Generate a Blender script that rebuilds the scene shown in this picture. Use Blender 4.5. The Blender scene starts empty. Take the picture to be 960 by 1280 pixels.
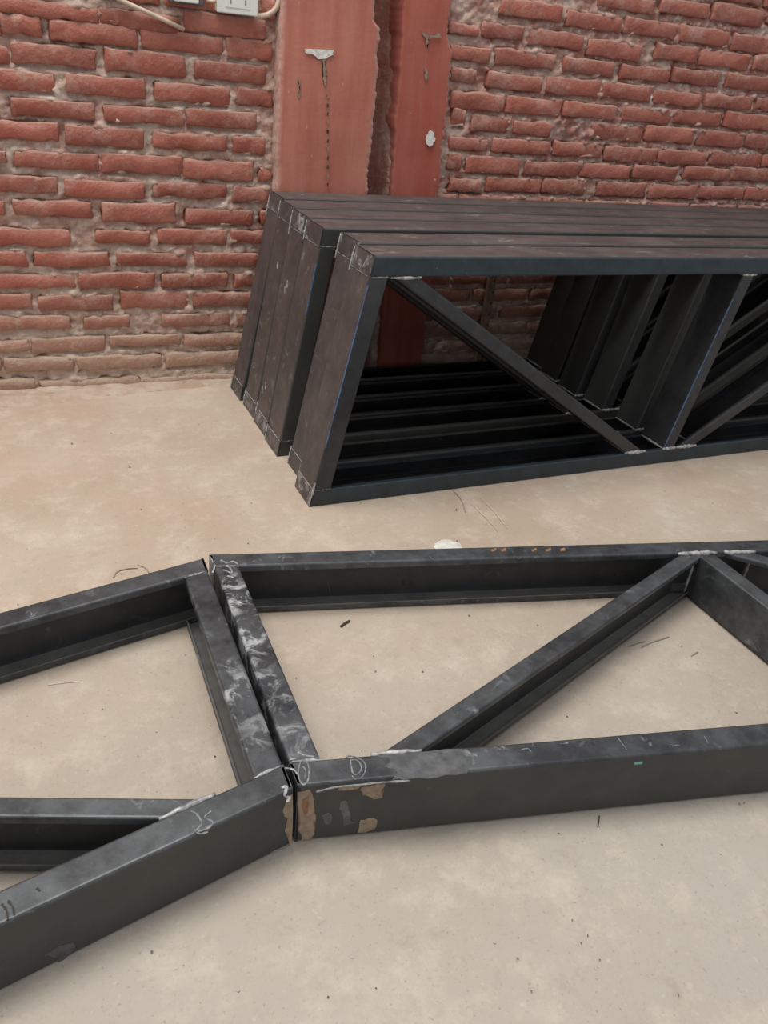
import bpy, bmesh, math, random
import numpy as np
from mathutils import Vector, Matrix, noise

# ------------------------------------------------------------------ camera, world, light
S = 1.05                       # metres per design unit (camera height = 1 unit)
F = 1007.0; CX, CY = 480.0, 640.0
def _d(p):
    v = np.array([p[0]-CX, p[1]-CY, F]); return v/np.linalg.norm(v)
AX = _d((2900, 335)); AY = _d((-18, 12)); AY = AY-AX*(AX@AY); AY /= np.linalg.norm(AY)
AZ = np.cross(AX, AY)
if AZ[1] > 0: AZ = -AZ
sc = bpy.context.scene
cd = bpy.data.cameras.new('camera'); cam = bpy.data.objects.new('camera', cd)
sc.collection.objects.link(cam); sc.camera = cam
cd.sensor_fit = 'VERTICAL'; cd.sensor_height = 36; cd.lens = F/1280*36
cd.clip_start = 0.02
r_ = Vector((AX[0], AY[0], AZ[0])); u_ = -Vector((AX[1], AY[1], AZ[1])); b_ = -Vector((AX[2], AY[2], AZ[2]))
M = Matrix((r_, u_, b_)).transposed().to_4x4(); M.translation = (0, 0, S)
cam.matrix_world = M

w = bpy.data.worlds.new('world'); sc.world = w; w.use_nodes = True
bg = w.node_tree.nodes['Background']; bg.inputs[0].default_value = (0.93, 0.96, 1.0, 1); bg.inputs[1].default_value = 0.58
def area(name, loc, rot, sx, sy, power, col):
    l = bpy.data.lights.new(name, 'AREA'); l.shape = 'RECTANGLE'; l.size = sx; l.size_y = sy; l.energy = power; l.color = col
    o = bpy.data.objects.new(name, l); sc.collection.objects.link(o); o.location = loc; o.rotation_euler = rot; return o
area('added_overhead_lamp', (-0.4, 1.75, 4.4), (math.radians(-4), math.radians(-8), 0), 3.0, 1.7, 160, (1.0, 0.97, 0.93))  # unseen overhead lamp, added for soft top light and shadow direction
sc.view_settings.view_transform = 'Standard'; sc.view_settings.look = 'None'
sc.view_settings.exposure = 0.09; sc.view_settings.gamma = 1; sc.view_settings.use_curve_mapping = False

# ------------------------------------------------------------------ helpers
def ray(x, y):
    v = np.array([x-CX, y-CY, F]); return np.array([v@AX, v@AY, v@AZ])
def on_z(x, y, z=0.0):           # design units
    r = ray(x, y); t = (z-1)/r[2]; return Vector((r[0]*t, r[1]*t, z))
def on_y(x, y, Y):
    r = ray(x, y); t = Y/r[1]; return Vector((r[0]*t, Y, 1+r[2]*t))
def on_plane(x, y, P, n):
    r = Vector(ray(x, y)); o = Vector((0, 0, 1)); t = (P-o).dot(n)/r.dot(n); return o+r*t
C = sc.collection
def link(name, bm, mats, parent=None, smooth=False):
    me = bpy.data.meshes.new(name); bmesh.ops.recalc_face_normals(bm, faces=bm.faces[:]); bm.to_mesh(me); bm.free()
    for m in (mats if isinstance(mats, (list, tuple)) else [mats]): me.materials.append(m)
    if smooth: me.polygons.foreach_set('use_smooth', [True]*len(me.polygons))
    o = bpy.data.objects.new(name, me); C.objects.link(o)
    if parent: o.parent = parent
    return o
def empty(name, loc, rz=0):
    o = bpy.data.objects.new(name, None); C.objects.link(o); o.empty_display_size = .05
    o.location = loc; o.rotation_euler = (0, 0, rz); return o
def tag(o, label=None, cat=None, group=None, kind=None):
    for k, v in (('label', label), ('category', cat), ('group', group), ('kind', kind)):
        if v: o[k] = v
    return o
def copy_tree(o, parent=None):
    c = o.copy(); C.objects.link(c); c.parent = parent
    for ch in [x for x in C.objects if x.parent == o]: copy_tree(ch, c)
    return c
fr = lambda p, o=4, h=1.0, l=2.0: noise.fractal(Vector(p), h, l, o)
def sst(a, b, x):
    t = np.clip((x-a)/(b-a), 0, 1); return t*t*(3-2*t)

# ------------------------------------------------------------------ materials
class NT:
    def __init__(s, name, rough=.8, metal=0.0, spec=.5):
        s.m = bpy.data.materials.new(name); s.m.use_nodes = True; s.t = s.m.node_tree; s.n = s.t.nodes; s.l = s.t.links
        s.b = s.n['Principled BSDF']; s.b.inputs['Roughness'].default_value = rough; s.b.inputs['Metallic'].default_value = metal
        s.b.inputs['Specular IOR Level'].default_value = spec
        s.co = s.n.new('ShaderNodeTexCoord').outputs['Object']; s.oi = s.n.new('ShaderNodeObjectInfo')
    def noise(s, scale, detail=4, rough=.55, stretch=None, rnd=True, dist=0):
        n = s.n.new('ShaderNodeTexNoise'); n.inputs['Scale'].default_value = scale; n.inputs['Detail'].default_value = detail
        n.inputs['Roughness'].default_value = rough; n.inputs['Distortion'].default_value = dist
        mp = s.n.new('ShaderNodeMapping'); s.l.new(s.co, mp.inputs[0])
        if stretch: mp.inputs['Scale'].default_value = stretch
        if rnd:
            k = s.n.new('ShaderNodeMath'); k.operation = 'MULTIPLY'; k.inputs[1].default_value = 37.0
            s.l.new(s.oi.outputs['Random'], k.inputs[0]); s.l.new(k.outputs[0], mp.inputs['Location'])
        s.l.new(mp.outputs[0], n.inputs['Vector']); return n.outputs['Fac']
    def ramp(s, f, lo, hi, a=0.0, b=1.0):
        r = s.n.new('ShaderNodeMapRange'); r.inputs['From Min'].default_value = lo; r.inputs['From Max'].default_value = hi
        r.inputs['To Min'].default_value = a; r.inputs['To Max'].default_value = b; s.l.new(f, r.inputs['Value']); return r.outputs[0]
    def mix(s, f, a, b, mode='MIX'):
        m = s.n.new('ShaderNodeMix'); m.data_type = 'RGBA'; m.blend_type = mode
        for i, v in ((0, f), (6, a), (7, b)):
            if isinstance(v, (int, float)): m.inputs[i].default_value = v
            elif isinstance(v, tuple): m.inputs[i].default_value = (*v, 1)
            else: s.l.new(v, m.inputs[i])
        return m.outputs[2]
    def math(s, op, a, b=None):
        m = s.n.new('ShaderNodeMath'); m.operation = op
        for i, v in ((0, a), (1, b)):
            if v is None: continue
            if isinstance(v, (int, float)): m.inputs[i].default_value = v
            else: s.l.new(v, m.inputs[i])
        return m.outputs[0]
    def col(s, c):
        if isinstance(c, tuple): s.b.inputs['Base Color'].default_value = (*c, 1)
        else: s.l.new(c, s.b.inputs['Base Color'])
    def bump(s, f, strength, dist=.004):
        b = s.n.new('ShaderNodeBump'); b.inputs['Strength'].default_value = strength; b.inputs['Distance'].default_value = dist
        s.l.new(f, b.inputs['Height']); s.l.new(b.outputs[0], s.b.inputs['Normal'])
    def xyz(s, i, co=None):
        x = s.n.new('ShaderNodeSeparateXYZ'); s.l.new(co or s.co, x.inputs[0]); return x.outputs[i]
    def nrm(s, i):
        g = s.n.new('ShaderNodeNewGeometry'); x = s.n.new('ShaderNodeSeparateXYZ'); s.l.new(g.outputs['Normal'], x.inputs[0]); return x.outputs[i]
    def pos(s, i):
        g = s.n.new('ShaderNodeNewGeometry'); x = s.n.new('ShaderNodeSeparateXYZ'); s.l.new(g.outputs['Position'], x.inputs[0]); return x.outputs[i]

def steel(name, base, dark, dust=(.30, .31, .31), scuff=.0, rough=.42, metal=.55, streak=None, uplit_dust=0):
    t = NT(name, rough, metal, .5)
    a = t.math('ADD', t.math('MULTIPLY', t.noise(5, 5, .6), .5), t.math('MULTIPLY', t.noise(24, 7, .7, streak), .5)); c = t.mix(t.ramp(a, .40, .60), base, dark)
    s1 = t.noise(26, 8, .7, streak, dist=.6)
    lo = .70-.22*scuff
    k = t.ramp(s1, lo, lo+.10, 0, min(1, .35+.6*scuff)); 
    patch = t.ramp(t.noise(7, 3, .5), .42, .60); k = t.math('MULTIPLY', k, patch)
    c = t.mix(k, c, dust)
    f2 = t.noise(160, 3, .6); sp = t.ramp(f2, .72, .76, 0, .5); c = t.mix(sp, c, dust)
    if uplit_dust: c = t.mix(t.math('MULTIPLY', t.ramp(t.nrm(2), .3, .8, 0, uplit_dust), t.ramp(t.noise(20, 6, .7), .3, .6, .5, 1)), c, (.30, .285, .26))  # paler upward faces: settled dust plus light painted onto the lower flange
    t.col(c)
    r = t.math('ADD', t.ramp(t.noise(14, 4), .3, .7, rough-.07, rough+.13), t.math('MULTIPLY', k, .3)); t.l.new(r, t.b.inputs['Roughness'])
    t.l.new(t.math('SUBTRACT', metal, t.math('MULTIPLY', k, metal*.8)), t.b.inputs['Metallic'])
    t.bump(t.noise(60, 5, .6), .12, .002); return t.m
M_STEEL = steel('dark_steel', (.105, .114, .118), (.038, .040, .044), dust=(.32, .33, .33), scuff=.5, metal=.35)
M_MEMB = steel('plain_dark_steel', (.066, .068, .072), (.040, .041, .044), dust=(.26, .27, .27), scuff=.2, metal=.35)
M_WEB = steel('oily_dark_steel_web', (.062, .064, .060), (.050, .052, .048), scuff=.12, rough=.55, metal=.2)
M_SCUFF = steel('scuffed_steel', (.105, .112, .120), (.030, .032, .036), dust=(.42, .43, .43), scuff=.98, metal=.4)
M_BLUE = steel('blueish_steel', (.046, .068, .082), (.034, .043, .050), scuff=.2, metal=.4)
M_BROWN = steel('brown_mill_scale', (.120, .098, .092), (.070, .060, .058), dust=(.32, .30, .285), scuff=.55, rough=.5, metal=.2, streak=(.35, 1, 1))
M_BROWNS = steel('scraped_brown_steel', (.120, .100, .095), (.055, .050, .050), dust=(.42, .41, .40), scuff=.9, rough=.5, metal=.2)
M_INNER = steel('inner_shaded_steel', (.034, .034, .036), (.018, .018, .019), scuff=.10)  # dark inner copy for the stack, interior shade painted into the colour
M_INNER_LIT = steel('dusty_lit_inner_steel', (.062, .063, .062), (.040, .041, .042), dust=(.20, .19, .18), scuff=.4, rough=.6, metal=.1, uplit_dust=.55)  # paler inner copy for floor trusses: dust, with lit look painted in

def plain(name, c1, c2, scale=60, rough=.7, metal=0, bump=.3, bd=.002):
    t = NT(name, rough, metal); n = t.noise(scale, 5, .6); t.col(t.mix(t.ramp(n, .35, .65), c1, c2)); t.bump(n, bump, bd); return t.m
M_WELD = plain('weld_metal', (.60, .59, .57), (.20, .20, .20), 90, .5, .3, .6)
M_SEAM = plain('scraped_seam', (.50, .50, .49), (.14, .14, .14), 110, .6)
M_CHALK = plain('chalk', (.30, .31, .31), (.10, .105, .11), 120, .9)
M_BLUEP = plain('blue_crayon', (.10, .22, .45), (.08, .11, .17), 50, .6)
M_PEEL = plain('bare_primer_patch', (.33, .25, .18), (.22, .16, .11), 70, .8)
M_GREY = plain('ground_bare_metal', (.17, .175, .18), (.10, .105, .11), 55, .42, .55)
M_RUST = plain('rust_fleck', (.35, .17, .08), (.2, .1, .05), 80, .8)
M_WHITEP = plain('white_plaster', (.80, .77, .70), (.62, .58, .52), 60, .9, 0, 1, .004)
M_OUT = plain('white_plastic', (.74, .73, .66), (.70, .69, .62), 20, .35, 0, .02)
M_DARKPL = plain('grey_dark_plastic', (.10, .09, .085), (.07, .065, .06), 20, .5, 0, .05)
M_SLOT = plain('slot_dark', (.25, .24, .22), (.2, .2, .18), 20, .6)
M_PIPE = plain('cream_conduit', (.62, .50, .38), (.50, .38, .29), 20, .45, 0, .05)
M_WOOD = plain('tan_batten', (.30, .19, .12), (.20, .12, .08), 40, .8)
M_TWIG = plain('dark_twig', (.07, .05, .04), (.04, .03, .025), 100, .8)
M_GRIT = plain('grit', (.16, .15, .14), (.08, .075, .07), 20, .9)
M_GRITW = plain('pale_grit', (.72, .70, .66), (.55, .52, .48), 20, .9)

def brick_mat():
    t = NT('red_painted_brick', .82, 0, .3)
    a = t.noise(9, 4, .6); c = t.mix(t.ramp(a, .35, .68), (.37, .110, .076), (.45, .165, .120))
    v = t.ramp(t.oi.outputs['Random'], 0, 1, .84, 1.10); vc = t.n.new('ShaderNodeCombineColor')
    for i in range(3): t.l.new(v, vc.inputs[i])
    c = t.mix(1.0, c, vc.outputs[0], 'MULTIPLY')
    d = t.math('ADD', t.math('MULTIPLY', t.noise(42, 8, .75), .6), t.math('MULTIPLY', t.noise(7, 3), .4))
    up = t.ramp(t.nrm(2), .10, .7, 0, .55)
    k = t.math('ADD', t.ramp(d, .50, .66, 0, .6), up)
    low = t.ramp(t.pos(2), .03, .34, .68, 0); k = t.math('MINIMUM', t.math('ADD', k, low), .9)
    c = t.mix(k, c, t.mix(t.ramp(t.pos(2), .1, .5), (.52, .40, .30), (.50, .34, .27))); t.col(c)
    h = t.math('ADD', t.noise(55, 8, .7), t.math('MULTIPLY', t.noise(16, 4), 1.2)); t.bump(h, .9, .008); return t.m
M_BRICK = brick_mat()
def mortar_mat():
    t = NT('dusty_mortar', .92, 0, .2)
    red = t.ramp(t.noise(11, 6, .7, rnd=False), .42, .62, .02, .72)
    rgt = t.ramp(t.pos(0), .9, 1.6, .0, .3); red = t.math('ADD', red, rgt)
    low = t.ramp(t.pos(2), .05, .55, .25, 1.0); red = t.math('MINIMUM', t.math('MULTIPLY', red, low), .95)
    beige = t.mix(t.ramp(t.noise(30, 6, .7, rnd=False), .35, .65), (.56, .42, .34), (.74, .60, .50))
    c = t.mix(red, beige, (.38, .155, .12))
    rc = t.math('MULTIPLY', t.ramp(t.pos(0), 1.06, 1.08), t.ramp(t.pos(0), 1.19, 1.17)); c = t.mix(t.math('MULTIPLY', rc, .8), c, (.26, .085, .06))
    wn = t.math('MULTIPLY', t.ramp(t.noise(48, 6, .7, rnd=False), .57, .64), t.ramp(t.pos(0), 1.2, 2.2, .15, .85))
    c = t.mix(wn, c, (.70, .66, .60))
    dk = t.ramp(t.noise(20, 4, .6, rnd=False),   .28, .33, .3, 0); c = t.mix(dk, c, (.17, .08, .065))
    t.col(c); t.bump(t.math('ADD', t.noise(60, 7, .7, rnd=False), t.noise(18, 4, rnd=False)), .8, .008); return t.m
M_MORTAR = mortar_mat()
def pillar_mat(nm, c1, c2):
    t = NT(nm, .8, 0, .3)
    c = t.mix(t.ramp(t.noise(6, 5, .65, (2.5, 1, .3)), .35, .65), c1, c2)
    st = t.noise(14, 6, .7, (5, 1, .25)); c = t.mix(t.ramp(st, .60, .72, 0, .6), c, (.36, .23, .17))
    at = t.n.new('ShaderNodeAttribute'); at.attribute_name = 'bare'
    k = t.math('MULTIPLY', at.outputs['Fac'], t.ramp(t.noise(60, 5, .7), .30, .55)); c = t.mix(k, c, (.50, .38, .33))
    sp = t.ramp(t.noise(45, 3), .72, .75, 0, .6); c = t.mix(sp, c, (.55, .45, .38))
    t.col(c); t.bump(t.noise(50, 6, .7), .35, .003); return t.m
M_PILLAR = pillar_mat('red_painted_render', (.42, .135, .095), (.50, .20, .145))
M_PILLAR2 = pillar_mat('deep_red_painted_render', (.36, .085, .058), (.40, .125, .09))
def floor_mat():
    t = NT('dusty_concrete', .85, 0, .25)
    a = t.mix(t.ramp(t.noise(2.2, 5, .6, rnd=False), .33, .68), (.455, .36, .27), (.54, .45, .355))
    grey = t.ramp(t.pos(1), .4, 1.5, .75, 0); g = t.math('MULTIPLY', grey, t.ramp(t.noise(1.3, 3, rnd=False), .2, .6, .6, 1)); a = t.mix(g, a, (.475, .445, .395))
    a = t.mix(t.ramp(t.noise(9, 8, .75, rnd=False), .50, .66, 0, .6), a, (.64, .555, .455))
    a = t.mix(t.ramp(t.noise(17, 8, .75, rnd=False, dist=.4), .56, .72, 0, .5), a, (.36, .295, .23))
    a = t.mix(t.ramp(t.noise(150, 4, .6, rnd=False), .62, .74, 0, .6), a, (.25, .21, .18))
    a = t.mix(t.ramp(t.noise(70, 5, .6, rnd=False), .63, .72, 0, .35), a, (.66, .60, .52))
    a = t.mix(t.ramp(t.noise(42, 8, .8, rnd=False), .57, .72, 0, .45), a, (.33, .28, .23))
    pk = t.math('MULTIPLY', t.ramp(t.noise(3.1, 4, .6, rnd=False), .5, .66, 0, .5), t.ramp(t.pos(1), 1.2, 2.0)); a = t.mix(pk, a, (.50, .345, .265))
    t.col(a); t.bump(t.math('ADD', t.noise(90, 8, .7, rnd=False), t.noise(10, 5, rnd=False)), .5, .004); return t.m
M_FLOOR = floor_mat()

# ------------------------------------------------------------------ floor
bm = bmesh.new()
nx, ny = 90, 70
X0, X1, Y0, Y1 = -3.6, 5.2, -1.6, 2.9
g = [[bm.verts.new((X0+(X1-X0)*i/nx, Y0+(Y1-Y0)*j/ny, fr((i*.22, j*.22, 3), 3)*.0012-.0012)) for j in range(ny+1)] for i in range(nx+1)]
for i in range(nx):
    for j in range(ny): bm.faces.new((g[i][j], g[i+1][j], g[i+1][j+1], g[i][j+1]))
tag(link('floor', bm, M_FLOOR, smooth=True), 'dusty beige concrete floor', kind='structure')

# ------------------------------------------------------------------ brick wall
YW = 2.545                    # brick face plane, design units
XL0, XL1, XR0, XR1 = .742, 1.045, 1.118, 1.275   # first pillar, second pillar (design units)
Z2 = 2.667
left_rows = [
 [(-130,-8,2,52),(2,326,8,58),(336,602,40,95),(612,885,50,118)],
 [(-150,-2,30,108),(2,135,48,116),(165,458,78,148),(468,742,108,172),(755,905,132,198)],
 [(-240,28,145,200),(38,318,152,218),(350,618,172,246),(648,885,210,270),(899,925,218,280)],
 [(-80,186,236,298),(218,482,255,318),(515,764,282,342),(790,922,298,352)],
 [(-260,-4,340,384),(36,314,334,390),(348,610,358,412),(620,857,368,426),(888,925,392,438)],
 [(-90,193,402,462),(218,478,424,486),(512,757,448,496),(778,882,456,510)],
 [(-220,22,497,540),(46,330,508,562),(336,606,517,576),(612,843,535,602),(862,922,562,604)],
 [(-60,192,588,640),(216,482,603,660),(510,754,610,658),(776,892,622,672)],
 [(-260,14,666,712),(46,304,668,720),(338,586,676,742),(618,843,699,748),(868,900,705,748)],
 [(-50,236,763,818),(320,502,768,810),(524,756,765,812),(770,880,768,810)],
 [(-210,88,840,884),(114,365,840,888),(390,622,844,886),(650,860,843,886)],
 [(-60,250,918,958),(260,516,910,958),(538,757,910,955),(780,860,912,955)],
 [(-180,110,982,1030),(130,376,984,1030),(402,624,968,1028),(640,850,974,1018)],
 [(-60,236,1054,1098),(280,432,1054,1092),(540,770,1044,1086),(788,850,1044,1084)],
 [(-160,96,1138,1174),(104,352,1126,1172),(365,600,1117,1152),(612,850,1113,1150)],
 [(-130,5,1192,1238),(14,248,1190,1236),(256,540,1184,1226),(550,820,1172,1216)],
 [(-190,120,1268,1304),(136,470,1262,1298),(480,800,1252,1292)],
]
right_rows = [
 [(390,582,-14,36),(600,766,2,52),(772,945,18,80),(955,1150,38,96)],
 [(65,272,4,62),(285,472,46,98),(480,657,68,122),(662,833,92,148),(838,1010,122,178)],
 [(-130,-2,78,116),(6,147,80,130),(155,347,104,158),(358,538,138,196),(580,722,150,204),(728,902,174,226),(908,1080,190,240)],
 [(-100,36,156,204),(48,250,170,224),(278,450,198,248),(466,632,222,270),(640,800,232,282),(815,1000,252,302)],
 [(-98,-14,228,272),(22,208,248,302),(218,402,262,318),(405,572,280,332),(574,737,306,352),(748,908,318,364),(912,1080,332,374)],
 [(-95,80,310,368),(85,270,328,382),(276,455,345,394),(472,636,362,408),(645,806,370,418),(812,1000,380,432)],
 [(-95,-50,360,420),(-30,95,388,440),(108,240,405,450),(368,544,415,468),(550,715,422,474),(722,876,438,488),(884,1050,450,498)],
 [(-105,28,460,500),(40,230,466,512),(242,408,476,522),(414,586,490,540),(590,754,502,548),(762,935,508,552)],
 [(-110,-62,508,566),(-48,132,524,580),(147,328,540,586),(334,502,548,594),(508,657,554,600),(678,825,556,600),(836,1000,560,604)],
 [(-105,6,596,640),(18,202,594,640),(208,352,598,645),(388,556,608,655),(560,722,616,662),(728,878,622,664),(884,1040,626,668)],
]
rects = []      # (x0,x1,z0,z1) metres
def add_trace(rows, ox, xmin, xmax):
    out = []
    for row in rows:
        rr = []
        for (x0, x1, y0, y1) in row:
            px0, px1, py = ox+x0/Z2, ox+x1/Z2, (y0+y1)/2/Z2
            a = on_y(px0, py, YW); b = on_y(px1, py, YW); c = on_y((px0+px1)/2, py, YW)
            t_ = on_y((px0+px1)/2, py-(y1-y0)/2/Z2, YW); u2 = on_y((px0+px1)/2, py+(y1-y0)/2/Z2, YW)
            hh = min(t_[2]-u2[2], .052)*1.03
            # follow the course level at the brick's own centre
            rr.append((max(a[0], xmin), min(b[0], xmax), c[2]-hh/2, c[2]+hh/2))
        out.append([q for q in rr if q[1]-q[0] > .02])
    return out
LR = add_trace(left_rows, 0, -9, XL0-.006); RR = add_trace(right_rows, 600, XR1+.004, 9)
rnd = random.Random(5)
named, extra = [], []
def level(row, x, side):      # height of course at x, from the nearest traced brick
    q = min(row, key=lambda b: abs((b[0]+b[1])/2-x)); return (q[2]+q[3])/2
for row in LR:
    named += row
    x = min(q[0] for q in row)-.012; zc = level(row, x, 0)
    while x > -1.5:
        L = rnd.uniform(.215, .25); extra.append((x-L, x, zc-.023+rnd.uniform(-.003, .003), zc+.023)); x -= L+.014
for row in RR:
    named += row
    x = max(q[1] for q in row)+.012; zc = level(row, x, 0)
    while x < 4.4:
        L = rnd.uniform(.215, .25); extra.append((x, x+L, zc-.023+rnd.uniform(-.003, .003), zc+.023)); x += L+.014
# courses above the frame and those behind the stack
ztl = max(level(LR[0], .3, 0), 1.0); ztr = level(RR[0], 2.2, 0)
for k in range(1, 19):
    for (a, b, z) in ((-1.5, XL0-.006, level(LR[0], .2, 0)+.0635*k), (XR1+.004, 4.4, ztr+.0635*k)):
        x = a+rnd.uniform(-.1, 0) if a < 0 else a
        while x < b-.03:
            L = min(rnd.uniform(.215, .25), b-x); extra.append((x, x+L, z-.023, z+.023)); x += L+.014
zb = min(level(RR[-1], 1.8, 0), 9); k = 1
while zb-.0635*k > .02:
    z = zb-.0635*k; x = XR1+.004-(rnd.uniform(0, .02))
    first = True
    while x < 4.4:
        L = rnd.uniform(.215, .25)*(.5 if first and k % 2 else 1); first = False
        q = (max(x, XR1+.004), x+L, z-.023+rnd.uniform(-.002, .002), z+.023+rnd.uniform(-.002, .002))
        (named if q[0] < 2.3 else extra).append(q); x += L+.014
    k += 1

wall = None
def brick_bm(bm, q, sd, base):
    x0, x1, z0, z1 = [v*S for v in q]; cx, cz = (x0+x1)/2-base[0], (z0+z1)/2-base[1]; W, H = x1-x0, z1-z0
    n, m = 10, 4; TA = (0, .018, .10, .22, .36, .5, .64, .78, .90, .982, 1); TB = (0, .10, .5, .90, 1)
    tilt = (fr((sd, 1, 2), 2))*.006; proud = fr((sd, 7, 1), 2)*.004
    V = {}
    for i in range(n+1):
        for j in range(m+1):
            a, b = TA[i], TB[j]; x = (a-.5)*W; z = (b-.5)*H
            edge = min(a, 1-a, 1e9)*W; eb = min(b, 1-b)*H
            y = -.0055-proud - (fr((x*22+sd*3, z*30, sd), 3))*.006 + (.0035 if (i in (0, n) or j in (0, m)) else 0)
            wob = .0044
            if j in (0, 1, m-1, m): z += fr((x*34, sd, j//2), 4)*wob*1.7
            if i in (0, 1, n-1, n): x += fr((z*40, sd, i//3+5), 4)*wob*1.6 
            if i in (0, n) and j in (0, m): x *= .988; z *= .93
            z += x*tilt
            V[i, j] = bm.verts.new((cx+x, y, cz+z))
    for i in range(n):
        for j in range(m): bm.faces.new((V[i, j], V[i+1, j], V[i+1, j+1], V[i, j+1]))
    ring = [(i, 0) for i in range(n)]+[(n, j) for j in range(m)]+[(i, m) for i in range(n, 0, -1)]+[(0, j) for j in range(m, 0, -1)]
    bk = [bm.verts.new((V[r].co.x, .03, V[r].co.z)) for r in ring]
    for a in range(len(ring)):
        b = (a+1) % len(ring); bm.faces.new((V[ring[a]], V[ring[b]], bk[b], bk[a]))
# mortar wall as one relief mesh
dx = .0068
xs = np.arange(-1.5, 4.4+dx, dx); zs = np.arange(-.02, 2.2, dx)
XX, ZZ = np.meshgrid(xs, zs, indexing='ij')
D = np.full(XX.shape, .02)
for (x0, x1, z0, z1) in named+extra:
    i0, i1 = np.searchsorted(xs, (x0-.02, x1+.02)); j0, j1 = np.searchsorted(zs, (z0-.02, z1+.02))
    if i0 >= i1 or j0 >= j1: continue
    sx = XX[i0:i1, j0:j1]; sz = ZZ[i0:i1, j0:j1]
    qx = np.maximum(x0-sx, sx-x1); qz = np.maximum(z0-sz, sz-z1)
    D[i0:i1, j0:j1] = np.minimum(D[i0:i1, j0:j1], np.maximum(qx, qz))
N1 = np.empty(XX.shape); N2 = np.empty(XX.shape)
for i in range(len(xs)):
    for j in range(len(zs)):
        N1[i, j] = noise.fractal(Vector((xs[i]*9, zs[j]*15, 1.3)), .8, 2.0, 3); N2[i, j] = noise.fractal(Vector((xs[i]*38, zs[j]*55, 5.1)), .6, 2.0, 3)
G = np.zeros(XX.shape)                     # strip just under each brick: the raked shadow line
for (x0, x1, z0, z1) in named+extra:
    i0, i1 = np.searchsorted(xs, (x0+.004, x1-.004)); j0, j1 = np.searchsorted(zs, (z0-.0075, z0+.001))
    if i0 < i1 and j0 < j1: G[i0:i1, j0:j1] = 1
Dn = D + N1*.0075+N2*.0035+.0022
YY = .0060 - N1*.0095 - N2*.0095           # metres behind the brick face (+ = deeper)
YY += sst(.0, -.007, Dn)*.018
YY += G*np.clip(N1+.4+N2*.4, 0, 1)*.020
YY -= sst(.010, .0, np.abs(D))*.0025
rgh = np.clip((XX-1.25)/.5, 0, 1); YY -= rgh*N2*.004
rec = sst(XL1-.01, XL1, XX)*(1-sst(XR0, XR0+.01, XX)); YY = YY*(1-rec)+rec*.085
verts = np.stack([XX*S, YY, ZZ*S], -1).reshape(-1, 3)
ni, nj = XX.shape
ii, jj = np.meshgrid(np.arange(ni-1), np.arange(nj-1), indexing='ij'); a = (ii*nj+jj).ravel()
faces = np.stack([a, a+nj, a+nj+1, a+1], -1)
me = bpy.data.meshes.new('wall_back'); me.vertices.add(len(verts)); me.vertices.foreach_set('co', verts.ravel())
me.loops.add(len(faces)*4); me.loops.foreach_set('vertex_index', faces.ravel().astype(np.int32))
me.polygons.add(len(faces)); me.polygons.foreach_set('loop_start', np.arange(len(faces), dtype=np.int32)*4)
me.polygons.foreach_set('use_smooth', np.ones(len(faces), bool)); me.update(); me.validate(); me.materials.append(M_MORTAR)
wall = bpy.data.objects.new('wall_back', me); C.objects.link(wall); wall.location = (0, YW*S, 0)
tag(wall, 'rough red painted brick wall with dusty mortar joints', kind='structure')
named.sort(key=lambda q: -((q[0]-1.1)**2+(q[2]-.6)**2)); named = named[-290:]
for i, q in enumerate(named):
    bm = bmesh.new(); c0 = ((q[0]+q[1])/2*S, (q[2]+q[3])/2*S); brick_bm(bm, q, i*1.37, c0)
    o = link('brick', bm, M_BRICK, wall, smooth=True); o.location = (c0[0], 0, c0[1])
bm = bmesh.new()
for i, q in enumerate(extra): brick_bm(bm, q, i*2.11+500, (0, 0))
tag(link('brick_course', bm, M_BRICK, wall, smooth=True), kind='stuff')

# pillars
def pillar(name, label, x0, x1, y0, y1, seed, lean=0.0, chips=(), bareL=.5, bareR=.5, notch=None):
    bm = bmesh.new(); lay = bm.verts.layers.float.new('bare'); nz = 480; H = 2.22; rows = []
    prof = [0, 0, .012, .05, .2, .4, .6, .8, .95, .985, 1, 1]
    for k in range(nz+1):
        z = H*k/nz; r = []
        eL = fr((seed, z*14, 1), 4)*.006; eR = fr((seed+9, z*14, 1), 4)*.009+fr((seed+5, z*70, 1), 3)*.005
        if notch: eR += notch(z)
        for i, t in enumerate(prof):
            x = x0+lean*(z-1)+(x1-x0)*t; 
            x += eL*(1-t) + eR*t
            y = y0 + fr((x*6, z*5, seed), 3)*.003
            if i == 1 or i == len(prof)-2: y += .007+abs(fr((z*30, seed, i), 3))*.006
            if i == 0 or i == len(prof)-1: y = y1
            v = bm.verts.new((x*S, y*S, z*S)); v[lay] = (bareL if i <= 1 else bareL*.5 if i == 2 else bareR if i >= len(prof)-2 else bareR*.7 if i == len(prof)-3 else 0); r.append(v)
        rows.append(r)
    for k in range(nz):
        for i in range(len(prof)-1): bm.faces.new((rows[k][i], rows[k][i+1], rows[k+1][i+1], rows[k+1][i]))
    bm.faces.new(rows[-1]); bm.faces.new(rows[0][::-1])
    return tag(link(name, bm, M_PILLAR if name == 'trim_1' else M_PILLAR2, smooth=True), label, kind='structure')
p1 = pillar('trim_1', 'wide red painted concrete pillar with chipped right edge', XL0, XL1-.005, 2.497, 2.60, 3.3, .0, bareL=.9, bareR=1,
            notch=lambda z: -.022*float(sst(1.055, 1.085, np.array(z))))
p2 = pillar('trim_2', 'narrower red painted concrete pillar beside the bricks', XR0+.002, XR1+.017, 2.525, 2.64, 8.1, -.03, bareL=.1, bareR=.7,
            notch=lambda z: -.02*float(sst(1.02, 1.06, np.array(z))))
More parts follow.
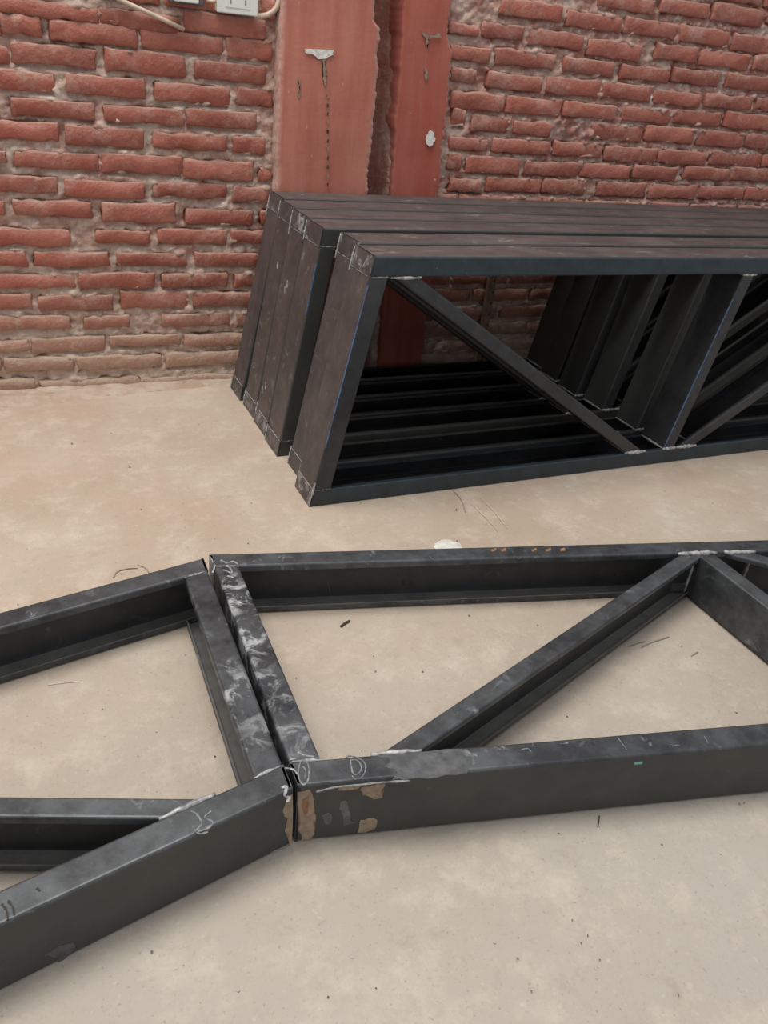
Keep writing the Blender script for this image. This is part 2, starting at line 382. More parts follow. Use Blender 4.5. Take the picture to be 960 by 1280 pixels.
def blob_on(name, pts, P, n, mat, parent, th=.0012, jag=.0, seed=0, sub=3):
    """thin raised patch: pts are pixels seen on the plane (P,n) (design units)."""
    n = Vector(n).normalized(); W = [on_plane(x, y, Vector(P), n)*S for x, y in pts]
    ring = []
    L = len(W)
    for i in range(L):
        a, b = W[i], W[(i+1) % L]
        for k in range(sub):
            p = a.lerp(b, k/sub)
            if jag: p = p+Vector((fr((p.x*90, p.z*90, seed), 3), fr((p.y*90, p.x*90, seed+2), 3), fr((p.z*90, p.y*90, seed+4), 3)))*jag
            p = p-n*((p-Vector(P)*S).dot(n)); ring.append(p)
    bm = bmesh.new(); inv = parent.matrix_world.inverted() if parent else Matrix()
    t = [bm.verts.new(inv @ (p+n*th)) for p in ring]; b = [bm.verts.new(inv @ (p-n*.001)) for p in ring]
    f = bm.faces.new(t); bm.faces.new(b[::-1])
    for i in range(len(t)): j = (i+1) % len(t); bm.faces.new((t[i], b[i], b[j], t[j]))
    bmesh.ops.triangulate(bm, faces=bm.faces[:])
    return link(name, bm, mat, parent)
yp = (0, 2.4935, 0)
blob_on('plaster_chip', [(380,62),(417,63),(416,69),(406,73),(398,73),(391,68),(383,67)], yp, (0, -1, 0), M_WHITEP, p1, .002, .004, 1, 6)
blob_on('plaster_chip', [(403,74),(407,74),(406,80),(408,88),(409,92),(408,100),(406,108),(403,100),(404,92),(402,84)], yp, (0, -1, 0), M_PEEL, p1, .001, .005, 2, 6)
blob_on('plaster_chip', [(372.5,98),(374,99),(374.2,110),(375,121),(372.6,122),(373,110)], yp, (0, -1, 0), M_PEEL, p1, .0008, .003, 1, 6)
bl = M_MORTAR
for i in range(11):
    y = 118+i*11+fr((i, 4, 4), 2)*8; blob_on('score_mark', [(409.3+fr((i*.7,1,1),2)*2, y), (411, y+1), (410.6, y+5), (409, y+5)], yp, (0, -1, 0), M_TWIG if i % 3 else M_PEEL, p1, .0008, .002)
blob_on('plaster_chip', [(534,168),(538,163),(542,166),(544,173),(541,180),(537,184),(532,179)], (0, 2.5215, 0), (0, -1, 0), M_WHITEP, p2, .002, .004, 3, 5)
blob_on('plaster_chip', [(526,38),(532,42),(540,43),(551,42),(552,45),(540,47),(535,50),(534,60),(532,48)], (0, 2.5215, 0), (0, -1, 0), M_PEEL, p2, .001, .005, 5, 6)
blob_on('plaster_chip', [(531,84),(534,86),(535,96),(533,101),(530,96)], (0, 2.5215, 0), (0, -1, 0), M_PEEL, p2, .001, .004, 6, 5)

# dust and rubble fillet along the foot of the wall
bm = bmesh.new(); rows = []
for i in range(260):
    x = -1.5+i*.0225*S/1.05; wd = (.125 if x < 0 else max(.03, .125-.15*x)) ; wd += fr((x*5, 3, 1), 4)*.018
    r = []
    for j in range(15):
        t = j/14; y = YW+.012-(wd+.012)*t; z = (.007+.017*math.exp(-((t-.72)/.2)**2)*max(0, min(1, (.45-x)*3))*(.7+fr((x*3, 1, 8), 3)))*(1-t**4)+fr((x*26, t*5, 2), 4)*.0055*(1-t**3)-.002*t
        r.append(bm.verts.new((x*S, y*S, z*S)))
    rows.append(r)
for i in range(259):
    for j in range(14): bm.faces.new((rows[i][j], rows[i+1][j], rows[i+1][j+1], rows[i][j+1]))
tf = NT('fillet_dust', .92, 0, .2); c = tf.mix(tf.ramp(tf.noise(9, 6, .7), .4, .65), (.43, .31, .23), (.55, .46, .38)); c = tf.mix(tf.ramp(tf.noise(25, 6, .7, (.4, 1, 1)), .58, .64, 0, .7), c, (.22, .16, .12))
tf.col(c); tf.bump(tf.noise(40, 6, .7), .7, .006)
tag(link('baseboard_back', bm, tf.m, smooth=True), 'rough dusty cement fillet at the foot of the wall', kind='structure')

# ------------------------------------------------------------------ steel channel members
def channel(bm, to, p0, p1, n, fw, t0, t1, cut0, cut1, lip=.014, th=.0032, r=.0045):
    """C section: outer face of the web runs p0-p1 in the (u,v) plane, flanges reach fw along n, thickness axis t0..t1.
       cutK = (point, direction): the straight line in (u,v) on which the end is cut.  material 0 flanges, 1 web outside, 2 inside"""
    p0, p1, n = Vector(p0), Vector(p1), Vector(n).normalized(); d = (p1-p0).normalized()
    def arc(cx, cy, a0, a1, rr, k=3): return [(cx+rr*math.cos(math.radians(a0+(a1-a0)*i/k)), cy+rr*math.sin(math.radians(a0+(a1-a0)*i/k))) for i in range(k+1)]
    out = [(fw, t0+lip)]+arc(fw-r, t0+r, 0, -90, r)+arc(r, t0+r, -90, -180, r)+arc(r, t1-r, 180, 90, r)+arc(fw-r, t1-r, 90, 0, r)+[(fw, t1-lip)]
    ri = r-th if r > th else .0006; e = th; R = r
    inn = [(fw-e, t1-lip)]+arc(fw-R, t1-R, 0, 90, ri, 2)+arc(R, t1-R, 90, 180, ri, 2)+arc(R, t0+R, 180, 270, ri, 2)+arc(fw-R, t0+R, 270, 360, ri, 2)+[(fw-e, t0+lip)]
    prof = out+inn; no = len(out)
    def at(s, cut):
        q = p0+n*s; cp, cdv = Vector(cut[0]), Vector(cut[1]); den = d.x*cdv.y-d.y*cdv.x
        lam = ((cp-q).x*cdv.y-(cp-q).y*cdv.x)/den; return q+d*lam
    A = []; B = []
    for s, t in prof:
        a = at(s, cut0); b = at(s, cut1); A.append(bm.verts.new(to(a.x, a.y, t))); B.append(bm.verts.new(to(b.x, b.y, t)))
    L = len(prof)
    for i in range(L):
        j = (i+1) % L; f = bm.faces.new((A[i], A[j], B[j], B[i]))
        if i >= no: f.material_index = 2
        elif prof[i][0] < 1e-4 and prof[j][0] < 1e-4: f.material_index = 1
    for E_ in (A, B):
        for i in range(no-1):   # end rim between outer and inner skin
            k1 = no+int(round((no-1-i)/(no-1)*(L-no-1))); k2 = no+int(round((no-1-i-1)/(no-1)*(L-no-1)))
            vs = [E_[i], E_[i+1], E_[k2]]+([E_[k1]] if k1 != k2 else [])
            bm.faces.new(vs)
def bead(bm, to, a, b, rad, seed, k=10):
    """lumpy weld bead between a and b, all (u,v,t)"""
    a, b = Vector(a), Vector(b); d = (b-a).normalized(); s = d.orthogonal().normalized(); q = d.cross(s); rings = []
    for i in range(k+1):
        f = i/k; c = a.lerp(b, f); rr = rad*(.55+.45*math.sin(math.pi*min(1, max(.02, f))))*(1+.45*fr((f*9, seed, 1), 2)); c = c+s*fr((f*6, seed, 4), 2)*rad*.5
        rings.append([bm.verts.new(to(*(c+(s*math.cos(x)+q*math.sin(x))*rr))) for x in [2*math.pi*m/7 for m in range(7)]])
    for i in range(k):
        for m in range(7): bm.faces.new((rings[i][m], rings[i][(m+1) % 7], rings[i+1][(m+1) % 7], rings[i+1][m]))
    bm.faces.new(rings[0]); bm.faces.new(rings[-1][::-1])
CF = .045; TW = .116
def truss(name, loc, rz, mp, H, slant, P, mats, weld_sides):
    """(u,v,t): u along the chords, v from chord A (0) to chord B (H), t through the thickness"""
    root = empty(name, loc, rz); to = lambda u, v, t: Vector(mp(u, v, t))*S
    m_ch, m_end, m_web = mats
    L = 3.15; e = Vector((-slant, H)).normalized()
    def mem(nm, p0, p1, n, fw, t0, t1, c0, c1, m, **k):
        bm = bmesh.new(); channel(bm, to, p0, p1, n, fw, t0, t1, c0, c1, **k); return link(nm, bm, m, root)
    ends = ((0, 0), e); endr = ((L-.0, 0), e)
    mem('chord', (0, 0), (1, 0), (0, 1), CF, 0, TW, ends, endr, m_ch)
    mem('chord', (0, H), (1, H), (0, -1), CF, 0, TW, ends, endr, m_ch)
    g = .0006
    n = Vector((e.y, -e.x))
    mem('end_post', (0, 0), e, n, CF, 0, TW, ((0, CF+g), (1, 0)), ((0, H-CF-g), (1, 0)), m_end)
    mem('end_post', (L, 0), Vector((L, 0))+e, -n, CF, 0, TW, ((L, CF+g), (1, 0)), ((L, H-CF-g), (1, 0)), m_end)
    for vv in (0, H-CF):                                    # closing plates on the chord ends
        bm = bmesh.new(); pts = []
        for v in (vv, vv+CF):
            u = -slant*v/H
            for du in (-.0012, .0035):
                for t in (.0, TW): pts.append(bm.verts.new(to(u+du, v, t)))
        bmesh.ops.convex_hull(bm, input=pts); link('end_cap', bm, M_BROWNS if m_end[1] is M_BROWN else m_end[1], root)
    q0, q1 = .004, TW-.004; lo, hi = CF+g, H-CF-g
    wl = P['webs']
    for (kind, ua, ub, side, fw) in wl:                      # ua = u of web line at v=CF, ub at v=H-CF
        a = Vector((ua, CF)); b = Vector((ub, H-CF)); d = (b-a).normalized(); nn = Vector((d.y, -d.x))
        if nn.x*side < 0: nn = -nn
        o = mem(kind, a, b, nn, fw, q0, q1, ((0, lo), (1, 0)), ((0, hi), (1, 0)), m_web, lip=.012)
        for v, uu in ((lo, ua), (hi, ub)):
            w_ = fw/abs(d.y)*(1 if nn.x > 0 else -1); sgn = 1 if v == lo else -1
            for t in weld_sides[:1]:
                bm = bmesh.new(); bead(bm, to, (uu-.006*side, v+.001*sgn, t), (uu+w_*1.12, v+.001*sgn, t), .0058 if v == hi else .0045, uu*7+t*50); link('weld_bead', bm, M_WELD, o, smooth=True)
            bm = bmesh.new(); bead(bm, to, (uu-.002*side, v+.001*sgn, .01), (uu-.002*side, v+.001*sgn, TW-.01), .0036, uu*3, 14); link('weld_bead', bm, M_WELD, o, smooth=True)
    # corner welds on the end
    for v in (CF, H-CF):
        u = -slant*v/H; t = weld_sides[0]
        bm = bmesh.new(); bead(bm, to, (u+.004, v, t), (u+CF*1.02, v, t), .0030, v*9+t); link('weld_bead', bm, M_SEAM, root, smooth=True)
        bm = bmesh.new(); bead(bm, to, (u-.0005, v, .004), (u-.0005, v, TW-.004), .0011, v*5, 14); link('weld_seam', bm, M_SEAM, root, smooth=True)
    return root
m_floor = ([M_STEEL, M_WEB, M_INNER_LIT], [M_SCUFF, M_SCUFF, M_INNER_LIT], [M_STEEL, M_STEEL, M_INNER_LIT])
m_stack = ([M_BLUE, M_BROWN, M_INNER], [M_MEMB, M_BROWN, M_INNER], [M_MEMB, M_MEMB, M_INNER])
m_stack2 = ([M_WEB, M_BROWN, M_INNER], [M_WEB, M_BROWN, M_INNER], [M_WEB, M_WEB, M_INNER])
webs_floor = [('diagonal', .117, .895, 1, .034), ('post', 1.04, .938, 1, .040), ('diagonal', 1.86, 1.075, -1, .034), ('post', 1.93, 1.82, 1, .04), ('diagonal', 2.02, 2.75, 1, .034), ('post', 2.90, 2.79, 1, .04)]
webs_stack = [('diagonal', .050, .868, 1, .034), ('post', 1.118, 1.010, 1, .040), ('diagonal', 1.95, 1.13, -1, .034), ('post', 2.02, 1.91, 1, .04), ('diagonal', 2.08, 2.84, 1, .034), ('post', 2.96, 2.86, 1, .04)]
# floor pair
um = Vector((.9795, -.201)).normalized()
a0 = (.272, .730)
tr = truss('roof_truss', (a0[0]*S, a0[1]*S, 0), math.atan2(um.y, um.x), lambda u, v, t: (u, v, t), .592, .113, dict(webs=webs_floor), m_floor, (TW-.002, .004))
tag(tr, 'dark steel truss half lying flat right of the bent joint, with peeled tan patches', 'truss', 'trusses lying on the floor')
ul = Vector((.9765, .217)).normalized()
b0 = (.262, .727)
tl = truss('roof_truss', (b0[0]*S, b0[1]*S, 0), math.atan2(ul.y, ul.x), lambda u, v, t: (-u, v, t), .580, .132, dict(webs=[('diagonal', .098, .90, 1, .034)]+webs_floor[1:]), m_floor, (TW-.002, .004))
tag(tl, 'dark steel truss half lying flat on the floor, left of the bent joint', 'truss', 'trusses lying on the floor')
# stack of six on edge
HS = .614
stack = [  # y front, x of bottom corner, yaw, slant, label
 (1.656, .600, .012, .119, 'frontmost upright steel truss of the stack, blue line down its end post'),
 (1.790, .622, .016, .112, 'second upright steel truss from the front, just before the wide dark gap'),
 (1.948, .602, .020, .098, 'third upright steel truss from the front, just behind the wide dark gap'),
 (2.080, .605, .020, .098, 'fourth upright steel truss from the front, middle of the four by the wall'),
 (2.215, .606, .020, .103, 'fifth upright steel truss from the front, second from the brick wall'),
 (2.358, .600, .012, .119, 'rearmost upright steel truss of the stack, against the red pillar')]
proto = None; STK = []
for i, (y, x, yaw, sl, lab) in enumerate(stack):
    nm = 'roof_truss'
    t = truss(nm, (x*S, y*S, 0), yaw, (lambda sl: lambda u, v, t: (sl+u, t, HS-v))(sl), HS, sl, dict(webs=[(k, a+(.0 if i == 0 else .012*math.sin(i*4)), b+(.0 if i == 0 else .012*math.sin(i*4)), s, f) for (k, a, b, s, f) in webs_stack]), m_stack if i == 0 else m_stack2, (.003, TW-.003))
    tag(t, lab, 'truss', 'trusses stacked on edge against the wall'); STK.append(t)
    # bright tack welds down the outer corner edges, top and bottom
    for (z, ln, tt) in ((HS-.003, .055+.02*math.sin(i*3), TW), (.055+.012*math.cos(i*2), .05, TW if i != 0 else .0)):
        xo = sl*z/HS; xb = sl*(z-ln)/HS
        bm = bmesh.new(); bead(bm, lambda u, v, t: Vector((u, v, t))*S, (xo-.0005, tt-.001 if tt else .002, z), (xb-.0005, tt-.001 if tt else .002, z-ln), .0030, i*3+z*3, 18)
        link('tack_weld', bm, M_SEAM, t, smooth=True)
bpy.context.view_layer.update()

# ------------------------------------------------------------------ marks on the steel
def stroke(name, pix, P, n, mat, parent, wpx=.0018, th=.0006, closed=False):
    if closed: pix = list(pix)+[pix[0]]
    q = [pix[0]]+list(pix)+[pix[-1]]; pp = []
    for i in range(1, len(q)-2):
        for k in range(5):
            f = k/5; pp.append(tuple(.5*((2*q[i][c])+(-q[i-1][c]+q[i+1][c])*f+(2*q[i-1][c]-5*q[i][c]+4*q[i+1][c]-q[i+2][c])*f*f+(-q[i-1][c]+3*q[i][c]-3*q[i+1][c]+q[i+2][c])*f**3) for c in (0, 1)))
    pp.append(tuple(pix[-1])); n = Vector(n).normalized(); W = [on_plane(x, y, Vector(P), n)*S for x, y in pp]
    bm = bmesh.new(); inv = parent.matrix_world.inverted(); prev = None
    for i, p in enumerate(W):
        d = (W[min(i+1, len(W)-1)]-W[max(i-1, 0)]).normalized(); s = d.cross(n).normalized(); ww = wpx*(.35+.65*abs(fr((i*.5, p.x*90, 1), 2)+.4))
        cur = [bm.verts.new(inv @ (p+s*ww+n*th)), bm.verts.new(inv @ (p-s*ww+n*th)), bm.verts.new(inv @ (p-s*ww-n*.0005)), bm.verts.new(inv @ (p+s*ww-n*.0005))]
        if prev:
            for k in range(4): bm.faces.new((prev[k], prev[(k+1) % 4], cur[(k+1) % 4], cur[k]))
        prev = cur
    return link(name, bm, mat, parent)
TOP = (0, 0, TW); UP = (0, 0, 1)
# right floor truss, top of near chord
blob_on('ground_patch', [(470,945),(520,940),(578,935),(582,950),(584,966),(545,971),(512,975),(490,974),(498,965),(480,958),(488,950)], TOP, UP, M_GREY, tr, .0004, .004)
for pix, cl in (([(432,948),(436,945),(446,947),(455,953),(457,962),(452,972),(444,974),(440,970)], False), ([(438,950),(441,966),(447,968),(452,960),(447,951)], True),
                ([(376,952),(382,951),(386,960),(385,975),(379,981),(374,974),(373,962)], True), ([(378,958),(382,963),(381,974)], False)):
    stroke('chalk_mark', pix, TOP, UP, M_CHALK, tr, .0016, closed=cl)
stroke('chalk_mark', [(395,990),(420,984),(450,981),(480,978),(512,976)], TOP, UP, M_CHALK, tr, .0022)
for a in ([(652,937),(660,936),(664,940)], [(700,930),(710,929)], [(772,922),(778,930),(783,937)], [(836,933),(850,932)], [(880,920),(885,929)]):
    stroke('scratch_mark', a, TOP, UP, M_CHALK, tr, .001)
blob_on('paint_speck', [(793,953),(803,952),(803,955),(793,956)], TOP, UP, plain('teal_speck', (.06, .20, .18), (.08, .16, .15)), tr, .0006)
# front web of the near chord, right
nR = Vector((um.y, -um.x, 0)); PR = Vector((a0[0], a0[1], 0))
for k, pts in enumerate(([(374,990),(388,988),(392,1000),(393,1012),(396,1022),(391,1030),(394,1042),(390,1050),(376,1052),(373,1030)],
                         [(452,984),(470,981),(479,982),(476,990),(478,998),(468,999),(458,994),(452,990)],
                         [(450,1028),(458,1022),(470,1021),(474,1025),(468,1036),(458,1040),(447,1041)],
                         [(425,983),(450,981),(448,986),(420,988)])):
    blob_on('peeled_patch', pts, PR, nR, M_PEEL, tr, .0006, .005, k)
blob_on('peeled_patch', [(378,1000),(383,996),(386,1003),(384,1018),(380,1020)], PR+nR*.001, nR, M_RUST, tr, .0008, .004, 9)
for k, pts in enumerate(([(402,1018),(414,1014),(418,1026),(408,1032)], [(424,1000),(432,998),(440,1020),(444,1028),(430,1030)])):
    blob_on('scuff_patch', pts, PR, nR, M_GREY, tr, .0004, .006, k+20)
# left truss
nL = Vector((ul.y, -ul.x, 0)); PL = Vector((b0[0], b0[1], 0))
blob_on('peeled_patch', [(366,992),(358,998),(354,1012),(358,1024),(356,1040),(361,1044),(363,1058),(367,1052)], PL, nL, M_PEEL, tl, .0006, .005, 3)
stroke('scratch_mark', [(362,1055),(352,1060),(338,1066)], PL, nL, M_CHALK, tl, .0018)
blob_on('scuff_patch', [(56,1192),(72,1183),(90,1178),(94,1184),(84,1196),(76,1204),(68,1196)], PL, nL, M_GREY, tl, .0004, .004, 8)
for pix, cl in (([(238,1014),(246,1018),(252,1030),(244,1040),(258,1036),(266,1028),(256,1022),(264,1014)], False), ([(240,1032),(248,1042),(260,1040)], False)):
    stroke('chalk_mark', pix, TOP, UP, M_CHALK, tl, .0018, closed=cl)
stroke('chalk_mark', [(352,985),(358,984),(356,995),(362,997),(358,1003)], TOP, UP, M_SEAM, tl, .003)
for pix in ([(2,1130),(8,1138),(10,1150)], [(10,1126),(16,1134),(18,1144)], [(46,1110),(50,1114)]):
    stroke('dark_mark', pix, TOP, UP, M_TWIG, tl, .0022)
stroke('chalk_mark', [(32,768),(36,764),(40,768),(37,772),(42,770),(46,766)], TOP, UP, M_CHALK, tl, .0012)
# welding-rod scrape marks over the joint top
for i, pix in enumerate(([(262,696),(268,706),(266,716)], [(276,700),(284,704),(292,702),(298,706)], [(278,712),(290,716),(286,708)], [(284,720),(292,722)])):
    stroke('chalk_mark', pix, TOP, UP, M_SEAM, tr, .0028)
for i, pix in enumerate(([(356,960),(366,962),(372,968)], [(372,940),(380,944),(392,946)], [(362,950),(370,948)])):
    stroke('chalk_mark', pix, TOP, UP, M_SEAM, tr if i else tl, .0022)
# rust flecks on the far chord
for x in (614, 626, 664, 682, 700):
    blob_on('rust_fleck', [(x,687),(x+6,685),(x+7,688),(x+1,690)], TOP, UP, M_RUST, tr, .0006, .003, x)
# inside of the far web of the right truss: chalk letters and two dark spots
Bn = Vector((um.y, -um.x, 0)); PB = PR+Vector((-um.y, um.x, 0))*(.592-.0034)
for pix in ([(338,735),(356,734)], [(347,735),(348,746)], [(364,735),(365,747),(372,746),(374,740),(371,735),(364,735)], [(336,755),(342,750),(344,756)], [(410,728),(413,742)]):
    stroke('chalk_mark', pix, PB, Bn, M_GREY, tr, .0012, .0004)
for x in (505, 513):
    blob_on('dark_spot', [(x-3,726),(x,723),(x+3,726),(x+2,731),(x-2,731)], PB, Bn, M_TWIG, tr, .0005, .002)
# blue lines down the folded edges of the front stacked truss, thin scrape lines on all end faces
t1 = STK[0]
def local_strip(nm, parent, pts, wd, mat):
    bm = bmesh.new(); prev = None
    for p in pts:
        p = Vector(p)*S; cur = [bm.verts.new(p+Vector(o)*S) for o in ((-wd, -wd, 0), (wd, -wd, 0), (wd, wd, 0), (-wd, wd, 0))]
        if prev:
            for k in range(4): bm.faces.new((prev[k], prev[(k+1) % 4], cur[(k+1) % 4], cur[k]))
        prev = cur
    return link(nm, bm, mat, parent)
sl = .119
local_strip('blue_line', t1, [(sl*z/HS+.0012, .0012, z) for z in (.552, .45, .35, .25, .16)], .0011, M_BLUEP)
wa, wb = 1.118+sl, 1.010+sl
local_strip('blue_line', t1, [(wa+(wb-wa)*(HS-CF-z)/(HS-2*CF)+.0008, .0052, z) for z in (.50, .4, .3, .2, .1, .05)], .0011, M_BLUEP)
local_strip('blue_line', STK[1], [(.112*z/HS+.0012, .0012, z) for z in (.54, .45, .38)], .0009, M_BLUEP)
local_strip('blue_line', STK[2], [(.098*z/HS+.0012, .0012, z) for z in (.53, .45, .40)], .0011, M_BLUEP)
for k, (i, z0) in enumerate(((4, .44), (3, .42), (3, .40), (3, .12), (4, .13), (3, .10))):
    s_ = stack[i][3]; local_strip('chalk_mark', STK[i], [(s_*z0/HS-.0004, .04+.01*k, z0), (s_*(z0+.018)/HS-.0004, .048+.01*k, z0+.018)], .0014, M_SEAM)

# ------------------------------------------------------------------ things on the wall
def rbox(bm, x0, x1, y0, y1, z0, z1, bev=.002):
    v = [bm.verts.new((x, y, z)) for x in (x0, x1) for y in (y0, y1) for z in (z0, z1)]
    r = bmesh.ops.convex_hull(bm, input=v); es = list({e for f in r['geom'] if isinstance(f, bmesh.types.BMFace) for e in f.edges if len(e.link_faces) == 2 and e.calc_face_angle(0) > .5})
    if bev: bmesh.ops.bevel(bm, geom=es, offset=bev, segments=2, affect='EDGES')
def tube(bm, pts, rad, k=10):
    rings = []; pts = [Vector(p) for p in pts]; ref = Vector((0, 1, 0))
    for i, p in enumerate(pts):
        d = (pts[min(i+1, len(pts)-1)]-pts[max(i-1, 0)]).normalized(); s = d.cross(ref)
        s = s.normalized() if s.length > .1 else Vector((1, 0, 0)); q = d.cross(s)
        rings.append([bm.verts.new(p+(s*math.cos(2*math.pi*m/k)+q*math.sin(2*math.pi*m/k))*rad) for m in range(k)])
    for i in range(len(rings)-1):
        for m in range(k): bm.faces.new((rings[i][m], rings[i][(m+1) % k], rings[i+1][(m+1) % k], rings[i+1][m]))
    bm.faces.new(rings[0]); bm.faces.new(rings[-1][::-1])
yf = YW-.005
# socket: lower edge passes (271,15)-(322,21) in the photograph
a = on_y(271, 15, yf-.03); b = on_y(322, 21, yf-.03)
so = empty('wall_socket', ((a.x+b.x)/2*S, (yf)*S, b.z*S)); W = (b.x-a.x)*S; tilt = 0
so.rotation_euler = (0, math.atan2(a.z-b.z, b.x-a.x), 0)
bm = bmesh.new(); rbox(bm, -W/2+.002, W/2-.002, -.026, .012, .002, .075, .003); link('back_box', bm, M_OUT, so)
bm = bmesh.new(); rbox(bm, -W/2, W/2, -.034, -.026, 0, .078, .002); link('cover_plate', bm, M_OUT, so)
bm = bmesh.new(); rbox(bm, -W*.30, W*.30, -.0355, -.033, .014, .064, .001); fp = link('outlet_insert', bm, M_OUT, so)
for sx in (-.17, .19):
    bm = bmesh.new(); rbox(bm, W*sx-.0022, W*sx+.0022, -.0362, -.035, .024, .036, 0); link('slot', bm, M_SLOT, fp)
tag(so, 'white double wall socket at the top beside the pillar', 'socket')
a = on_y(322, 20, yf-.012); pts = []
for (x, y) in ((318,20),(326,20.5),(334,19),(341,15),(346,9),(348.5,2),(349.5,-10),(350,-30),(351,-200),(352,-600)):
    pts.append(on_y(x, y, yf-.014)*S)
bm = bmesh.new(); tube(bm, pts, .0078); tag(link('conduit_pipe', bm, M_PIPE, smooth=True), 'cream curved cable conduit rising from the white socket', 'pipe')
a = on_y(212, 7, yf-.02); b = on_y(254, 8, yf-.02)
bx = empty('switch_box', ((a.x+b.x)/2*S, yf*S, b.z*S)); W = (b.x-a.x)*S
bm = bmesh.new(); rbox(bm, -W/2, W/2, -.030, .012, 0, .06, .002); link('box_body', bm, M_DARKPL, bx)
bm = bmesh.new(); rbox(bm, -W*.40, W*.34, -.037, -.029, .004, .055, .002); link('cover_plate', bm, M_OUT, bx)
tag(bx, 'small dark box with white cover left of the socket', 'box')
bm = bmesh.new(); pts = [on_y(258, 1, yf-.015)*S, on_y(264, 1.5, yf-.018)*S, on_y(272, 2, yf-.018)*S]; tube(bm, pts, .004)
tag(link('cable_piece', bm, M_PIPE, smooth=True), 'short pale cable between dark box and white socket', 'cable')
bm = bmesh.new(); pts = [on_y(x, y, yf-.012)*S for x, y in ((120,-18),(150,0),(180,13.5),(205,25),(230,37))]; tube(bm, pts, .0060)
tag(link('conduit_stub', bm, M_PIPE, smooth=True), 'cream tube lying slantwise on the wall at top left', 'pipe')
# batten seen through the stack
bt = empty('wall_batten', (1.555*S, (YW-.02)*S, 0))
bm = bmesh.new(); rbox(bm, -.016, .016, -.014, .004, -.001, .50, .0015); link('batten_body', bm, M_WOOD, bt)
for k in range(11):
    bm = bmesh.new(); rbox(bm, .004, .010, -.0148, -.012, .05+k*.042, .058+k*.042, 0); link('nail_hole', bm, M_TWIG, bt)
tag(bt, 'narrow tan batten standing on the wall behind the stacked trusses', 'batten')

# ------------------------------------------------------------------ floor debris
def lump(name, cx, cy, rx, ry, h, mat, seed, label, cat, n=26):
    bm = bmesh.new(); c = on_z(cx, cy)*S; top = bm.verts.new((0, 0, h)); rings = []
    for r, z in ((.4, .9), (.75, .55), (1.0, -.05)):
        rings.append([bm.verts.new((math.cos(a)*rx*r*(1+.35*fr((math.cos(a)*2, math.sin(a)*2, seed), 3)), math.sin(a)*ry*r*(1+.35*fr((math.cos(a)*2, math.sin(a)*2, seed), 3)), h*z*(1+.5*fr((a*2, r, seed), 2)))) for a in [2*math.pi*i/n for i in range(n)]])
    for i in range(n):
        j = (i+1) % n; bm.faces.new((top, rings[0][i], rings[0][j]))
        for k in (0, 1): bm.faces.new((rings[k][i], rings[k+1][i], rings[k+1][j], rings[k][j]))
    o = link(name, bm, mat, smooth=True); o.location = (c.x, c.y, -.0005); return tag(o, label, cat)
lump('plaster_splat', 560, 683, .036, .034, .007, M_WHITEP, 4, 'white plaster splat on the floor behind the far chord', 'splat')
def floor_stick(name, pix, rad, mat, label, cat):
    bm = bmesh.new(); pts = [on_z(x, y)*S+Vector((0, 0, rad*.8)) for x, y in pix]; c = pts[0].copy(); tube(bm, [p-c for p in pts], rad, 6); o = link(name, bm, mat); o.location = c; return tag(o, label, cat)
floor_stick('twig', [(426,784),(431,780),(437,777)], .0026, M_TWIG, 'short dark twig on the floor inside the right truss', 'twig')
floor_stick('twig', [(747,1034),(748.5,1026),(749,1020)], .0010, M_TWIG, 'thin dark splinter on the floor in front of the near chord', 'twig')
bmd, bml = bmesh.new(), bmesh.new(); rg = random.Random(11)
def pebble(bm, x, y, r):
    c = Vector((x, y, r*.25)); vs = [bm.verts.new(c+Vector((rg.uniform(-1, 1), rg.uniform(-1, 1), rg.uniform(-.2, .7))).normalized()*r*rg.uniform(.6, 1.1)) for _ in range(7)]
    bmesh.ops.convex_hull(bm, input=vs)
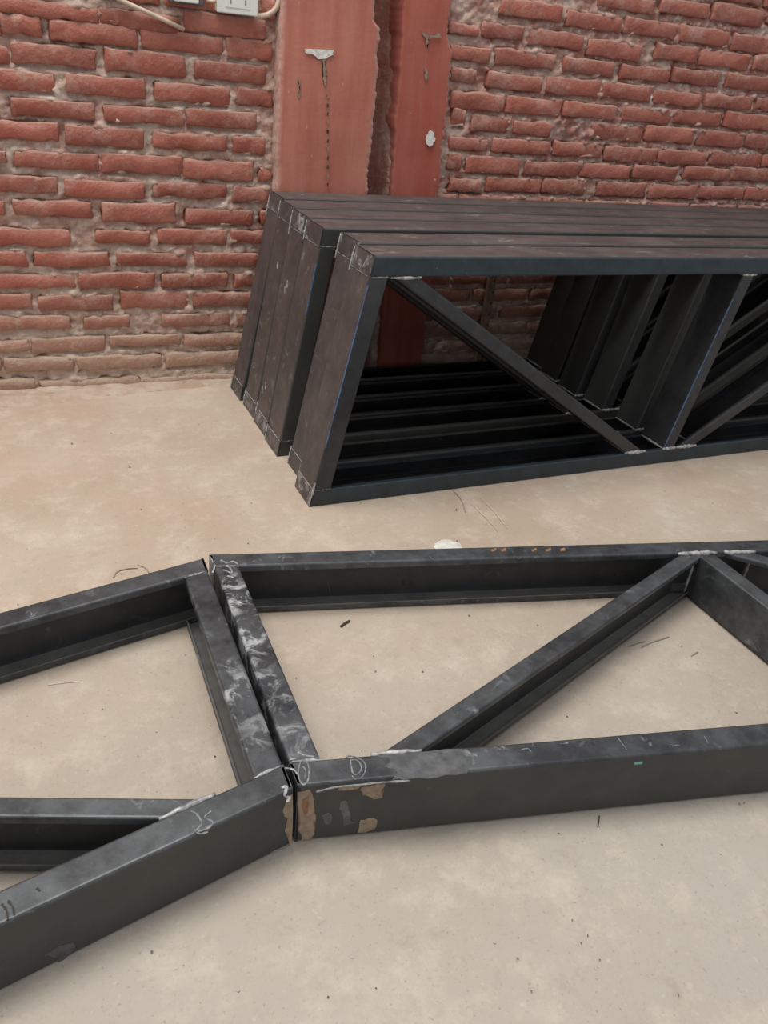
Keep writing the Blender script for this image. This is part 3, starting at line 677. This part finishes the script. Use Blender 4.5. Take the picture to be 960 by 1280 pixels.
for (x, y, r) in ((735,1170,3), (664,1240,2.5), (647,1198,2), (750,1200,2), (470,1236,2), (190,1190,2), (924,1006,2.5), (930,1004,1.5), (715,1150,1.5), (570,638,2), (162,584,2), (90,555,1.5), (370,848,1.5), (467,820,1),
                  (586,770,2), (672,782,1.5), (820,781,1.5), (852,808,1.5), (662,889,1.5), (709,896,1.5), (698,1042,1.5), (848,1244,2)):
    p = on_z(x, y)*S; sc_ = .0009*r*max(.7, p.y+.2); pebble(bmd, p.x, p.y, sc_+.0006)
for _ in range(420):
    x, y = rg.uniform(-1.2, 3.0), rg.uniform(.1, 2.5); pebble(bmd if rg.random() < .7 else bml, x, y, rg.choice((.0008, .001, .0013, .0016, .0022)))
tag(link('dark_grit', bmd, M_GRIT), 'dark specks of grit scattered over the concrete floor', 'grit', kind='stuff')
for (x, y, r) in ((298,1238,3), (618,1178,2.5), (560,1165,2), (920,890,4), (440,1198,2), (500,985,1)):
    p = on_z(x, y)*S; pebble(bml, p.x, p.y, .001*r)
tag(link('pale_grit', bml, M_GRITW), 'pale crumbs of plaster scattered over the concrete floor', 'grit', kind='stuff')

# stains and scratches with a shape of their own on the concrete
fl = bpy.data.objects['floor']
M_STAIN = plain('brown_floor_stain', (.30, .22, .16), (.38, .29, .22), 60, .9); M_STAIN2 = plain('grey_floor_scuff', (.22, .20, .175), (.36, .31, .26), 90, .9)
M_PALES = plain('pale_floor_scratch', (.66, .58, .49), (.56, .48, .40), 90, .9)
for pix, m, wd in (([(566,613),(573,620),(578,628),(582,640)], M_STAIN, .0022), ([(142,722),(146,715),(158,711),(172,710)], M_STAIN, .0020), ([(172,706),(182,710),(186,716)], M_STAIN, .0018),
                   ([(786,808),(797,804),(806,802)], M_STAIN2, .0022), ([(802,809),(815,803),(836,796)], M_STAIN2, .0018), ([(864,820),(872,815)], M_STAIN2, .0014),
                   ([(588,628),(610,650),(622,664)], M_PALES, .0014), ([(600,622),(618,640),(634,660)], M_PALES, .0011), ([(60,856),(84,853),(100,852)], M_PALES, .0014)):
    stroke('floor_scratch', pix, (0, 0, .0003), (0, 0, 1), m, fl, wd, .0006)
